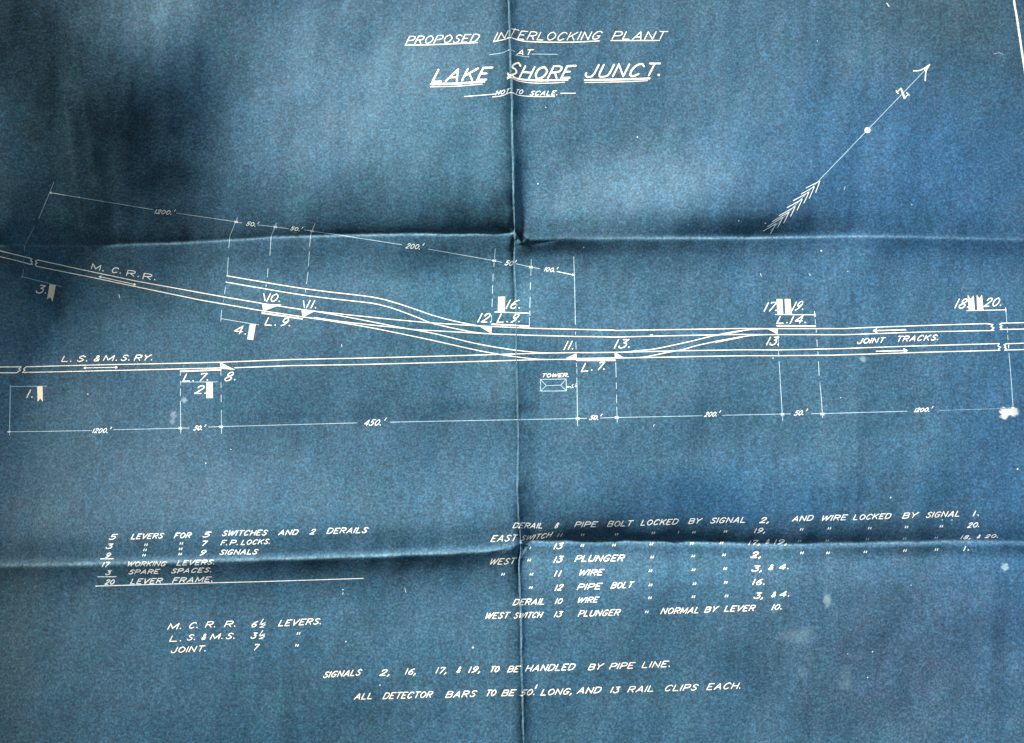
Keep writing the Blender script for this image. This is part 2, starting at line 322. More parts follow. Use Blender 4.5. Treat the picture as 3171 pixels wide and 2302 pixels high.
class Ink:
    def __init__(s): s.v = []; s.f = []; s.lay = 0
    def stroke(s, pts, wd, step=3.0, cap=True):
        pts = [q_ for i, q_ in enumerate(pts) if i == 0 or math.dist(q_, pts[i-1]) > 1e-4]
        if len(pts) < 2: return
        pts = resample(pts, step); p = np.array(pts)
        if cap:   # short rounded ends
            for e in (0, -1):
                d = p[e]-p[1 if e == 0 else -2]; d = d/np.hypot(*d)
                q_ = p[e]+d*wd*.42
                p = np.vstack([q_, p]) if e == 0 else np.vstack([p, q_])
        t = np.gradient(p, axis=0); t /= np.maximum(np.hypot(t[:, 0], t[:, 1]), 1e-9)[:, None]
        n = np.stack([-t[:, 1], t[:, 0]], -1)
        seg = np.diff(p, axis=0); seg /= np.maximum(np.hypot(seg[:, 0], seg[:, 1]), 1e-9)[:, None]
        mit = np.ones(len(p)); dot = np.clip((seg[:-1]*seg[1:]).sum(1), -1, 1); mit[1:-1] = 1/np.sqrt(np.clip((1+dot)/2, .45, 1))
        wv = wd*.5*mit*(1+.10*rng.standard_normal(len(p)).clip(-1.5, 1.5))
        if cap: wv[0] *= .45; wv[-1] *= .45
        off = .00010+.000006*(s.lay % 12); s.lay += 1
        a_ = place(p+n*wv[:, None], off); b_ = place(p-n*wv[:, None], off)
        o = len(s.v); m = len(p)
        s.v += a_.tolist()+b_.tolist()
        s.f += [(o+i, o+i+1, o+m+i+1, o+m+i) for i in range(m-1)]
    def quad(s, a_, b_, c_, d_, nu=6, nv=10):
        off = .00010+.000006*(s.lay % 12); s.lay += 1
        g = [(np.array(a_)*(1-u)+np.array(b_)*u)*(1-v)+(np.array(d_)*(1-u)+np.array(c_)*u)*v for v in np.linspace(0, 1, nv+1) for u in np.linspace(0, 1, nu+1)]
        o = len(s.v); s.v += place(g, off).tolist()
        s.f += [(o+j*(nu+1)+i, o+j*(nu+1)+i+1, o+(j+1)*(nu+1)+i+1, o+(j+1)*(nu+1)+i) for j in range(nv) for i in range(nu)]
    def tri(s, a_, b_, c_): s.quad(a_, b_, c_, ((a_[0]+c_[0])/2, (a_[1]+c_[1])/2), 5, 5)
    def dot(s, c_, r, rough=.12):
        off = .00010+.000006*(s.lay % 12); s.lay += 1
        n = 12; g = [c_]+[(c_[0]+r*(1+random.uniform(-rough, rough))*math.cos(2*math.pi*i/n), c_[1]+r*(1+random.uniform(-rough, rough))*math.sin(2*math.pi*i/n)) for i in range(n)]
        o = len(s.v); s.v += place(g, off).tolist(); s.f += [(o, o+1+i, o+1+(i+1) % n) for i in range(n)]
    def build(s, name, mat, parent=None, label=None):
        v = np.array(s.v); me = bpy.data.meshes.new(name)
        c = v.mean(0); me.from_pydata((v-c).tolist(), [], s.f); me.materials.append(mat)
        for pl in me.polygons: pl.use_smooth = True
        # faces look up
        me.update()
        if sum(pl.normal.z*pl.area for pl in me.polygons) < 0: me.flip_normals()
        up = [pl for pl in me.polygons if pl.normal.z < 0]
        for pl in up: pl.flip()
        me.update()
        o = bpy.data.objects.new(name, me); C.objects.link(o)
        if parent is None: o.parent = root; o.location = c
        else: o.parent = parent; o.location = c-np.array(parent.location)
        if label: o['label'] = label
        return o

# single-stroke draughtsman's capitals: (kind, points) with kind c = curve, l = straight
G = {
'A': (.78, [('l',[(0,0),(.42,1),(.74,0)]),('l',[(.14,.32),(.64,.32)])]),
'B': (.68, [('l',[(0,0),(0,1),(.42,1)]),('c',[(.42,1),(.62,.88),(.6,.62),(.36,.53)]),('l',[(0,.53),(.36,.53)]),('c',[(.36,.53),(.66,.42),(.64,.1),(.4,0)]),('l',[(.4,0),(0,0)])]),
'C': (.72, [('c',[(.72,.8),(.5,1),(.2,.9),(.02,.5),(.1,.1),(.34,0),(.62,.18)])]),
'D': (.72, [('l',[(0,0),(0,1),(.34,1)]),('c',[(.34,1),(.66,.84),(.7,.5),(.6,.15),(.34,0)]),('l',[(.34,0),(0,0)])]),
'E': (.62, [('l',[(.62,1),(0,1),(0,0),(.6,0)]),('l',[(0,.52),(.42,.52)])]),
'F': (.6, [('l',[(.62,1),(0,1),(0,0)]),('l',[(0,.52),(.42,.52)])]),
'G': (.76, [('c',[(.74,.82),(.5,1),(.2,.9),(.02,.5),(.1,.1),(.36,0),(.62,.14),(.66,.42)]),('l',[(.38,.42),(.7,.42)])]),
'H': (.7, [('l',[(0,0),(0,1)]),('l',[(.68,0),(.68,1)]),('l',[(0,.5),(.68,.5)])]),
'I': (.04, [('l',[(0,0),(0,1)])]),
'J': (.6, [('l',[(.56,1),(.56,.3)]),('c',[(.56,.3),(.46,.04),(.2,0),(.02,.16),(0,.32)])]),
'K': (.72, [('l',[(0,0),(0,1)]),('l',[(.68,1),(.04,.42)]),('l',[(.24,.6),(.68,0)])]),
'L': (.58, [('l',[(0,1),(0,0),(.58,0)])]),
'M': (.88, [('l',[(0,0),(.02,1),(.42,.15),(.84,1),(.86,0)])]),
'N': (.74, [('l',[(0,0),(0,1),(.7,0),(.7,1)])]),
'O': (.76, [('c',[(.38,1),(.08,.82),(.02,.4),(.3,0),(.66,.18),(.74,.62),(.38,1)])]),
'P': (.64, [('l',[(0,0),(0,1),(.4,1)]),('c',[(.4,1),(.64,.88),(.62,.56),(.36,.45)]),('l',[(.36,.45),(0,.45)])]),
'R': (.68, [('l',[(0,0),(0,1),(.4,1)]),('c',[(.4,1),(.64,.88),(.62,.58),(.36,.48)]),('l',[(.36,.48),(0,.48)]),('l',[(.3,.48),(.64,0)])]),
'S': (.62, [('c',[(.64,.84),(.4,1),(.12,.88),(.14,.64),(.42,.48),(.58,.26),(.4,.02),(.14,.02),(0,.2)])]),
'T': (.66, [('l',[(0,1),(.7,1)]),('l',[(.34,1),(.34,0)])]),
'U': (.7, [('l',[(0,1),(0,.3)]),('c',[(0,.3),(.1,.03),(.34,0),(.6,.08),(.68,.3)]),('l',[(.68,.3),(.68,1)])]),
'V': (.7, [('l',[(0,1),(.28,0),(.74,1)])]),
'W': (1.0, [('l',[(0,1),(.16,0),(.52,.9),(.66,0),(1.04,1)])]),
'Y': (.66, [('l',[(0,1),(.3,.48),(.72,1)]),('l',[(.3,.48),(.26,0)])]),
'1': (.08, [('l',[(.04,0),(.04,1)])]),
'2': (.6, [('c',[(.06,.74),(.2,.98),(.5,.96),(.56,.7),(.3,.34),(0,.02)]),('l',[(0,.02),(.58,.02)])]),
'3': (.58, [('l',[(.08,1),(.58,1),(.28,.6)]),('c',[(.28,.6),(.54,.52),(.54,.16),(.28,0),(.02,.08),(0,.24)])]),
'4': (.66, [('l',[(.5,0),(.5,1),(0,.3),(.66,.3)])]),
'5': (.56, [('l',[(.6,1),(.14,1),(.1,.56)]),('c',[(.1,.56),(.38,.62),(.54,.36),(.34,.02),(.06,.04),(0,.16)])]),
'6': (.58, [('c',[(.52,.96),(.22,.78),(.02,.36),(.16,.02),(.44,.04),(.54,.34),(.34,.54),(.08,.36)])]),
'7': (.56, [('l',[(.02,.9),(.02,1),(.56,1),(.22,0)])]),
'8': (.6, [('c',[(.3,.53),(.08,.72),(.2,.98),(.44,.98),(.54,.76),(.3,.53),(.02,.3),(.12,.02),(.42,.02),(.56,.28),(.3,.53)])]),
'9': (.58, [('c',[(.52,.66),(.3,.44),(.06,.58),(.14,.94),(.42,.98),(.56,.68),(.36,.22),(.06,0)])]),
'0': (.66, [('c',[(.34,1),(.06,.78),(.02,.34),(.26,0),(.56,.2),(.62,.66),(.34,1)])]),
'&': (.7, [('c',[(.66,.02),(.3,.5),(.16,.86),(.36,1),(.48,.8),(.26,.5),(.04,.24),(.2,0),(.5,.1),(.66,.4)])]),
'.': (.06, [('d',[(.03,.06)])]),
',': (.1, [('d',[(.06,.08)]),('l',[(.08,.06),(-.04,-.2)])]),
"'": (.06, [('l',[(.02,.85),(.1,1.3)])]),
' ': (.3, []),
}
def word(f, txt, x0, y0, x1, y1, h, wd=None, mat=None, name='word', shear=.50, base=None, gap=.30, build=True, ink=None, label=None):
    """txt with its foot from (x0,y0) to (x1,y1) in frame f, cap height h (frame units)"""
    h = h/f[2]*(.94 if name == 'word' else 1)
    if base: bl = P(f, *base)
    else: bl = P(f, (x0, y0), (x1, y1))
    bl = np.array(bl); xs_, ys_ = bl[:, 0], bl[:, 1]
    tot = sum(G[c][0] for c in txt)+gap*(len(txt)-1)
    endsh = 0 if txt[-1] in '.,' else (shear*.85 if txt[-1] not in 'AL' else .05)
    span = (xs_[-1]-xs_[0])-endsh*h
    sx = max(span/tot, h*.35) if tot > .3 else h
    wd = wd or max(2.6, h*.155)
    I = ink or Ink(); cx = xs_[0]
    for c in txt:
        gw, strokes = G[c]; jig = random.uniform(-.02, .02)*h
        def mp(p_):
            bx = cx+p_[0]*sx+shear*p_[1]*h
            fx = cx+p_[0]*sx
            return (bx, np.interp(fx, xs_, ys_)-p_[1]*h*(1+random.uniform(-.015, .015))+jig)
        for kd, pts in strokes:
            if kd == 'd':
                I.dot(mp(pts[0]), max(wd*.62, 1.7)); continue
            pp = [mp(p_) for p_ in pts]
            if kd == 'c': pp = catmull(pp, 5)
            I.stroke(pp, wd*.86*random.uniform(.92, 1.08), 2.5)
        cx += (gw+gap)*sx
    if build: return I.build(name, mat or M_TEXT, label=label)
def line(f, pts, wd, name, mat=None, curve=False, label=None, parent=None, cap=True):
    I = Ink(); pp = P(f, *pts) if f else pts
    if curve: pp = catmull(pp, 10)
    I.stroke(pp, wd, 3.5, cap); return I.build(name, mat or M_THIN, label=label, parent=parent)
def ditto(f, x, y, one=False, mat=None):
    I = Ink(); (cx, cy), = P(f, (x, y))
    for s_ in ((0,) if one else (-3.2, 3.2)):
        I.stroke([(cx+s_-1.2, cy+2.6), (cx+s_+1.4, cy-3)], 2.6, 3)
    I.build('ditto_mark', mat or M_TEXT)

# --- title block
tb = [(45,200),(600,184)]
word(F12, 'PROPOSED', 0,0,665,0, 66, 2.9, M_BOLD, base=[(45,203),(650,184)])
line(F12, [(38,213),(300,207),(628,191)], 2.8, 'underline', M_BOLD)
word(F12, 'INTERLOCKING', 0,0,0,0, 68, 2.9, M_BOLD, base=[(763,176),(830,164),(880,142),(905,138),(950,160),(1050,168),(1250,172),(1440,170),(1650,163)])
line(F12, [(758,184),(850,165),(895,150),(960,170),(1050,183),(1250,188),(1450,186),(1625,177)], 2.8, 'underline', M_BOLD, True)
word(F12, 'PLANT', 1728,165,2175,163, 66, 2.9, M_BOLD)
line(F12, [(1718,175),(2115,174)], 2.8, 'underline', M_BOLD)
word(F12, 'AT', 950,291,1080,289, 42, 3.0, M_BOLD)
line(F12, [(940,293),(1000,303),(1050,308)], 2.0, 'underline')
line(F12, [(728,290),(830,275),(895,250),(935,265)], 1.9, 'flourish_line', None, True)
line(F12, [(1075,285),(1283,287)], 2.0, 'flourish_line')
word(F12, 'LAKE', 0,0,0,0, 104, 6.0, M_BOLD, base=[(262,511),(500,503),(745,492)])
line(F12, [(248,531),(460,526),(685,510)], 5.6, 'underline', M_BOLD); line(F12, [(245,552),(460,548),(668,530)], 2.2, 'underline', M_BOLD)
word(F12, 'SHORE', 0,0,0,0, 104, 6.0, M_BOLD, base=[(868,462),(905,452),(940,466),(985,483),(1100,486),(1200,484),(1425,476)])
line(F12, [(875,478),(905,463),(960,487),(1080,499),(1220,500),(1365,495)], 5.4, 'underline', M_BOLD, True)
line(F12, [(873,489),(905,478),(960,504),(1080,521),(1220,522),(1340,515)], 2.2, 'underline', M_BOLD, True)
word(F12, 'JUNCT.', 0,0,0,0, 106, 6.0, M_BOLD, base=[(1502,471),(1800,468),(2110,460)])
line(F12, [(1505,497),(1800,492),(2035,484)], 5.6, 'underline', M_BOLD); line(F12, [(1505,517),(1800,512),(2018,503)], 2.2, 'underline', M_BOLD)
word(F12, 'NOT', 0,0,0,0, 36, 2.8, M_TEXT, base=[(775,620),(830,612),(895,594)])
word(F12, 'TO', 933,608,1005,613, 36, 2.8); word(F12, 'SCALE.', 1055,622,1276,620, 36, 2.8)
line(F12, [(752,635),(830,625),(903,599),(970,622),(1100,632),(1260,632)], 2.2, 'underline', M_TEXT, True)
line(F12, [(522,632),(770,612)], 2.2, 'flourish_line', M_TEXT); line(F12, [(1308,605),(1430,605)], 2.2, 'flourish_line', M_TEXT)

# --- track diagram
TW = 2.5
def track(pts, name='track_line', w_=TW, curve=True, mat=None): return line(None, pts, w_, name, mat or M_BOLD, curve)
track(P(F4, (-60,455),(0,468),(90,490),(185,513),(203,519),(194,530),(205,538),(199,547),(208,554),(190,553),(95,527),(0,505),(-60,492)), curve=False)
track(P(F4, (1925,888),(1670,850),(1270,780),(860,695),(640,648),(420,604),(232,566),(224,552),(236,545),(226,534),(240,526),(560,596),(875,662),(1440,764),(1690,806))+P(F5, (85,702)), curve=False)
track(P(F5, (85,702),(165,712),(440,742),(700,769),(950,792),(1300,815),(1410,820),(1700,833),(2268,846))+P(F11, (680,573),(1100,566),(1500,560),(1975,552))+P(F6, (530,835),(1000,835),(1200,826),(1600,812),(2000,800)), curve=False)
track(P(F5, (165,757),(350,785),(560,809),(760,829),(870,842),(1280,865),(1410,872),(1700,882),(2000,890),(2200,892))+P(F11, (650,641),(1000,632),(1400,623),(1700,617),(1975,613))+P(F6, (540,877),(1000,878),(1200,871),(1600,857),(2058,848),(2042,840),(2058,830),(2036,820),(2050,806),(2000,800)), curve=False)
track(P(F5, (165,712),(430,760),(600,793),(760,825),(1000,868),(1280,935),(1500,975),(1700,1000),(1830,1006),(2010,1003)))
track(P(F4, (1925,888))+P(F5, (300,784),(560,828),(800,876),(1000,918),(1300,985),(1480,1018),(1600,1035),(1740,1050),(1880,1051)))
track(P(F4, (1445,627))+P(F5, (0,540),(230,572),(520,606),(640,627),(740,655),(870,697),(1000,742),(1150,782),(1290,810),(1340,818)))
track(P(F4, (1440,667))+P(F5, (0,586),(230,618),(520,650),(600,662),(700,687),(800,722),(900,760),(980,793),(1070,816),(1200,844),(1300,862),(1400,872)))
track(P(F4, (-60,1208),(0,1208),(135,1207),(120,1220),(130,1228),(106,1245),(0,1245),(-60,1245)), curve=False)
track(P(F4, (1402,1214),(1000,1224),(640,1232),(400,1238),(143,1243),(160,1228),(150,1222),(165,1207),(400,1200),(750,1192),(1100,1185),(1400,1178))+P(F5, (0,1052),(500,1042),(900,1032),(1200,1024),(1500,1015),(1840,1006),(2010,1003))+P(F11, (400,799),(700,795),(960,789),(1400,778),(1975,770))+P(F6, (540,985),(1000,975),(1400,960),(1800,948),(2095,940)), curve=False)
track(P(F4, (1495,1213))+P(F5, (0,1095),(500,1087),(1000,1074),(1400,1063),(1700,1054),(1880,1051),(2010,1052))+P(F11, (280,858),(680,853),(975,849),(1500,838),(1975,830))+P(F6, (540,1025),(900,1022),(1230,1012),(1600,1000),(2100,987),(2088,976),(2104,966),(2084,956),(2095,940)), curve=False)
track(P(F11, (765,795),(870,782),(1000,770),(1100,757),(1300,715),(1500,670),(1650,632),(1830,600),(1975,576))+P(F6, (100,884),(200,862),(300,847),(400,838),(490,836)))
track(P(F11, (765,852),(950,846),(1080,823),(1200,797),(1370,765),(1500,728),(1650,695),(1800,665),(1975,640))+P(F6, (100,930),(200,907),(300,890),(400,880),(520,877)))
track(P(F6, (2400,790),(2268,793),(2110,797),(2096,806),(2114,814),(2098,824),(2114,832),(2100,841),(2268,838),(2400,836)), curve=False)
track(P(F6, (2400,934),(2268,937),(2140,942),(2126,950),(2142,958),(2128,966),(2144,974),(2132,986),(2268,982),(2400,980)), curve=False)
line(F6, [(2160,950),(2160,972)], 2.2, 'break_mark', M_BOLD)
def bar(f, pts, w_=4.2): line(f, pts, w_, 'detector_bar', M_BOLD)
bar(F4, [(1670,864),(1925,901)]); bar(F4, [(1150,1236),(1408,1226)]); bar(F5, [(1412,804),(1676,818)]); bar(F11, [(285,876),(675,876)], 4.6); bar(F6, [(532,815),(803,818)])
def swtri(f, a_, b_, c_, num):
    I = Ink(); I.tri(*P(f, a_, b_, c_)); I.build('switch_mark', M_FLAG, label='solid triangle at switch %s' % num)
swtri(F4, (1402,1178),(1500,1227),(1404,1218),'8'); swtri(F4, (1670,806),(1795,810),(1678,852),'10'); swtri(F4, (1922,842),(2005,852),(1928,892),'11, left')
swtri(F5, (1326,819),(1410,822),(1410,870),'12'); swtri(F11, (170,857),(280,806),(280,874),'11 near the tower'); swtri(F11, (670,795),(768,853),(672,855),'13, middle'); swtri(F6, (468,838),(538,836),(538,876),'13, right')

# --- signals
def flag(f, tl, tr, br, bl, notch=None, label=None):
    I = Ink()
    if notch is None: I.quad(*P(f, tl, tr, br, bl), 6, 12)
    else:
        side, pt = notch
        if side == 'b':
            tm = ((tl[0]+tr[0])/2, (tl[1]+tr[1])/2); I.quad(*P(f, tl, tm, pt, bl), 3, 12); I.quad(*P(f, tm, tr, br, pt), 3, 12)
        else:
            bm = ((bl[0]+br[0])/2, (bl[1]+br[1])/2); I.quad(*P(f, tl, pt, bm, bl), 3, 12); I.quad(*P(f, pt, tr, br, bm), 3, 12)
    I.build('signal_flag', M_FLAG, label=label)
flag(F4, (316,681),(356,686),(335,792),(300,776),('b',(320,762)),'swallow tailed signal flag beside number 3')
line(F4, [(140,632),(262,663),(390,695)], 1.8, 'signal_arm_line'); line(F4, [(143,622),(140,642)], 1.8, 'tick')
flag(F4, (237,1332),(272,1332),(273,1430),(240,1430),('b',(257,1408)),'swallow tailed signal flag beside number 1')
line(F4, [(65,1333),(298,1330)], 1.8, 'signal_arm_line'); line(F4, [(66,1322),(64,1450),(60,1642)], 1.8, 'extension_line')
flag(F4, (1593,934),(1630,938),(1613,1037),(1576,1031),None,'solid signal flag beside number 4')
line(F4, [(1408,900),(1650,940)], 1.9, 'signal_arm_line'); line(F4, [(1410,888),(1407,915)], 1.9, 'tick')
flag(F4, (1315,1305),(1355,1305),(1357,1406),(1315,1406),None,'solid signal flag beside number 2')
line(F4, [(1150,1304),(1385,1303)], 1.9, 'signal_arm_line')
flag(F5, (1458,612),(1506,611),(1503,718),(1456,718),None,'solid signal flag beside number 16')
line(F5, [(1432,718),(1680,727)], 2.2, 'signal_arm_line', M_TEXT)
flag(F6, (530,627),(570,627),(577,734),(536,734),None,'solid signal flag beside number 17'); flag(F6, (587,627),(627,627),(636,734),(593,734),None,'solid signal flag beside number 19')
line(F6, [(523,736),(803,738)], 2.2, 'signal_arm_line', M_TEXT); line(F6, [(796,715),(800,752)], 2.2, 'tick', M_TEXT)
flag(F6, (1872,598),(1913,602),(1923,706),(1880,706),('t',(1894,628)),'swallow tailed signal flag beside number 18'); flag(F6, (1935,597),(1972,597),(1983,705),(1940,705),('t',(1954,625)),'swallow tailed signal flag beside number 20')
line(F6, [(1865,709),(2143,703)], 2.0, 'signal_arm_line', M_TEXT); line(F6, [(2138,688),(2141,716)], 2.0, 'tick', M_TEXT)
NW = 3.4
def num(f, t, x0, y0, x1, y1, h, **k): word(f, t, x0, y0, x1, y1, h, k.pop('wd', NW), M_BOLD, 'numeral', **k)
num(F4,'3.',228,735,290,740,48); num(F4,'1.',168,1404,204,1402,48,shear=.5); num(F4,'4.',1487,992,1564,1000,48); num(F4,'2.',1240,1378,1308,1378,50)
num(F4,'10.',1697,790,1780,792,48); line(F4, [(1681,740),(1690,786)], 2.4, 'tick', M_TEXT)
num(F4,'11.',1950,832,2012,834,48); line(F4, [(1934,785),(1940,830)], 2.4, 'tick', M_TEXT)
num(F4,'L.',1688,940,1755,943,46); num(F4,'9.',1787,946,1845,948,48); num(F4,'L.',1166,1300,1232,1298,46); num(F4,'7.',1262,1297,1322,1294,46); num(F4,'8.',1428,1295,1496,1292,52)
num(F5,'16.',1510,695,1606,693,60); num(F5,'12.',1312,788,1404,790,60); num(F5,'L.',1450,790,1520,790,58); num(F5,'9.',1545,792,1602,790,60)
num(F6,'17.',440,713,526,710,60); num(F6,'19.',637,708,712,702,60); num(F6,'L.',532,798,604,796,48); num(F6,'14.',622,799,732,795,52); num(F6,'13.',457,951,540,950,56)
num(F6,'18.',1780,690,1872,688,62); num(F6,'20.',1985,681,2102,675,58)
num(F11,'11.',148,768,240,765,84); num(F11,'13.',662,752,815,748,84); num(F11,'L.',330,990,436,982,84); num(F11,'7.',484,975,560,970,76)
word(F4,'M.',582,582,658,598,34,3.0,shear=.3); word(F4,'C.',712,606,768,612,34,3.0,shear=.3); word(F4,'R.',806,626,882,634,36,3.0,shear=.3); word(F4,'R.',910,646,988,654,36,3.0,shear=.3)
for t, a_, b_ in (('L.',393,452),('S.',490,552),('&',596,642),('M.',658,742),('S.',770,822),('RY.',855,966)): word(F4, t, a_, 1174-(a_-393)*.018, b_, 1174-(b_-393)*.018, 36, 3.2, M_BOLD)
def arrow(f, a_, b_, both=False, w_=2.0, mat=None, hs=7):
    I = Ink(); (p0, p1) = P(f, a_, b_); I.stroke([p0, p1], w_, 3.5)
    ang = math.atan2(p1[1]-p0[1], p1[0]-p0[0])
    for (q_, an) in ((p1, ang+math.pi),)+(((p0, ang),) if both else ()):
        I.stroke([(q_[0]+hs*math.cos(an-.5), q_[1]+hs*math.sin(an-.5)), q_, (q_[0]+hs*math.cos(an+.5), q_[1]+hs*math.sin(an+.5))], w_, 3)
    I.build('direction_arrow', mat or M_TEXT)
arrow(F4,(632,632),(866,684),True); arrow(F4,(535,1214),(748,1210),True); arrow(F6,(1437,843),(1210,850),False,3.2,M_BOLD,12); arrow(F6,(1230,994),(1446,989),False,3.4,M_BOLD,11)
word(F6,'JOINT',1095,938,1292,930,36,3.2,M_BOLD,base=[(1095,940),(1292,932)]); word(F6,'TRACKS.',1370,926,1660,914,38,3.2,M_BOLD)
# tower
word(F5,'TOWER.',1762,1176,1948,1173,25,2.8,M_BOLD)
I = Ink(); I.stroke(P(F5,(1756,1192),(1935,1189),(1937,1272),(1756,1274),(1756,1190)),2.2,3.5)
I.stroke(P(F5,(1795,1236),(1897,1232)),1.8); I.stroke(P(F5,(1756,1192),(1795,1236),(1756,1274)),1.8); I.stroke(P(F5,(1935,1189),(1897,1232),(1937,1272)),1.8)
I.build('tower_outline', M_THIN, label='small rectangle with hipped roof lines under the word TOWER')
word(F5,"5.'",1966,1252,2000,1250,24,2.2,M_THIN,'numeral'); arrow(F5,(1966,1243),(1941,1245),False,1.6,M_TEXT,4); arrow(F5,(1996,1240),(2010,1240),False,1.6,M_TEXT,4)

# --- dimension lines
def star(f, x, y, r=5.6):
    I = Ink(); (cx, cy), = P(f, (x, y))
    for a_ in (.0, .62, -.62): I.stroke([(cx-r*math.cos(a_), cy-r*math.sin(a_)), (cx+r*math.cos(a_), cy+r*math.sin(a_))], 1.6, 3)
    I.build('dimension_star', M_TEXT)
def dim(f, *pts, w_=1.9, mat=None, name='dimension_line'): line(f, list(pts), w_, name, mat)
def ext(f, *pts, w_=1.9, mat=None): line(f, list(pts), w_, 'extension_line', mat)
def dn(f, t, *a_): word(f, t, *a_, wd=2.35, mat=M_TEXT, name='dimension_figure', shear=.55)
arrow(F4,(420,114),(318,97),False,1.9,M_TEXT,6); dim(F4,(420,114),(975,205)); dn(F4,"1200.'",985,230,1112,238,24); dim(F4,(1125,228),(1505,283)); star(F4,1505,284)
dim(F4,(1515,287),(1540,291)); dn(F4,"50.'",1568,305,1645,315,22); dim(F4,(1642,303),(1755,315)); star(F4,1755,316); dim(F4,(1755,316),(1837,327)); dn(F4,"50.'",1850,335,1925,344,20); dim(F4,(1940,335),(1985,341)); star(F4,1988,342)
dim(F5,(150,150),(380,184),(780,246),w_=2.1); dn(F5,"200.'",808,270,930,280,32); dim(F5,(968,277),(1430,358),(1480,369),w_=2.2); star(F5,1430,358)
dn(F5,"50'",1503,388,1580,395,30); dim(F5,(1583,380),(1688,403),(1750,414),w_=2.1); star(F5,1688,404); dn(F5,"100.'",1780,430,1872,440,27); arrow(F5,(1870,434),(1990,459),False,2.0,M_TEXT,6)
ext(F4,(345,27),(318,95),(247,262)); ext(F4,(221,312),(190,365),(160,425),mat=M_FADE); ext(F4,(156,430),(155,480),mat=M_FADE); ext(F4,(152,520),(150,560),mat=M_FADE); ext(F4,(149,585),(147,625),mat=M_FADE)
ext(F4,(1515,255),(1500,290),(1466,372),(1458,450),w_=2.1); ext(F4,(1455,510),(1448,625)); ext(F4,(1437,700),(1431,742)); ext(F4,(1426,775),(1423,795),mat=M_FADE); ext(F4,(1413,845),(1408,895))
ext(F4,(1761,290),(1752,318),(1728,378),(1720,497),w_=2.1); ext(F4,(1708,580),(1704,636)); ext(F4,(1697,683),(1695,697))
ext(F5,(172,97),(150,150),(140,182),(133,262),w_=2.1); ext(F5,(132,295),(124,395)); ext(F5,(122,440),(112,520)); ext(F5,(106,562),(104,580))
ext(F5,(1437,275),(1431,360),(1427,400)); 
for a_, b_ in ((450,500),(530,590),(625,680),(740,785)): ext(F5,(1424-(a_-400)*.035,a_),(1424-(b_-400)*.035,b_),w_=1.8)
ext(F5,(1690,350),(1687,462)); ext(F5,(1685,512),(1683,560)); ext(F5,(1682,612),(1680,690)); ext(F5,(1680,710),(1680,742),w_=2.2); ext(F5,(1678,758),(1677,820))
ext(F5,(1988,330),(1994,500),(2000,805),w_=2.1); ext(F5,(2001,858),(2001,876)); ext(F5,(2003,930),(2005,980))
ext(F11,(279,905),(283,945)); ext(F11,(284,965),(285,1012)); ext(F11,(284,1055),(288,1300),(292,1545),w_=2.1)
ext(F11,(680,895),(685,1050)); ext(F11,(686,1105),(688,1166)); ext(F11,(688,1232),(690,1310)); ext(F11,(691,1350),(695,1510))
ext(F6,(540,880),(544,960),w_=1.8); ext(F6,(543,995),(545,1032)); ext(F6,(548,1066),(560,1270),(573,1480),w_=2.1)
ext(F6,(801,770),(803,802)); ext(F6,(808,838),(810,862)); ext(F6,(813,912),(816,962)); ext(F6,(820,998),(822,1022)); ext(F6,(824,1065),(829,1165)); ext(F6,(835,1220),(845,1330),(853,1460))
ext(F6,(2141,716),(2147,797)); ext(F6,(2150,826),(2152,862)); ext(F6,(2153,882),(2156,915)); ext(F6,(2162,1008),(2178,1200),(2192,1398))
for a_, b_ in ((1245,1262),(1345,1392)): ext(F4,(1150,a_),(1150,b_))
ext(F4,(1151,1296),(1151,1322)); ext(F4,(1150,1425),(1152,1632),w_=2.1)
for a_, b_ in ((1228,1262),(1308,1342),(1384,1432),(1482,1632)): ext(F4,(1408+(a_-1228)*.01,a_),(1408+(b_-1228)*.01,b_))
dim(F4,(62,1621),(300,1618),(585,1613)); line(F4,[(50,1622),(66,1620)],3.4,'tick',M_TEXT); dn(F4,"1200.'",588,1628,705,1626,28); dim(F4,(722,1608),(1150,1598),(1205,1597)); star(F4,1150,1598); dn(F4,"50.'",1233,1611,1306,1609,27); dim(F4,(1330,1591),(1410,1588)); star(F4,1410,1589)
line(None, P(F4,(1410,1588))+P(F5,(465,1497)), 1.9, 'dimension_line'); dn(F5,"450.'",512,1516,662,1512,40); line(None, P(F5,(700,1492))+P(F11,(290,1470),(385,1468)), 2.0, 'dimension_line'); star(F11,292,1471,6)
dn(F11,"50.'",412,1482,530,1480,42); dim(F11,(525,1465),(690,1460),(1560,1442)); star(F11,690,1460,6); dn(F11,"200.'",1582,1452,1740,1446,46)
line(None, P(F11,(1765,1438))+P(F6,(145,1444),(570,1435),(628,1434)), 1.9, 'dimension_line'); star(F6,572,1436); dn(F6,"50.'",652,1444,740,1440,32); dim(F6,(775,1432),(850,1432),(1447,1415)); star(F6,852,1435); dn(F6,"1200.'",1496,1421,1622,1416,27); dim(F6,(1673,1410),(1900,1403),(2190,1394),mat=M_FADE,w_=2.0); star(F6,2190,1393,4)

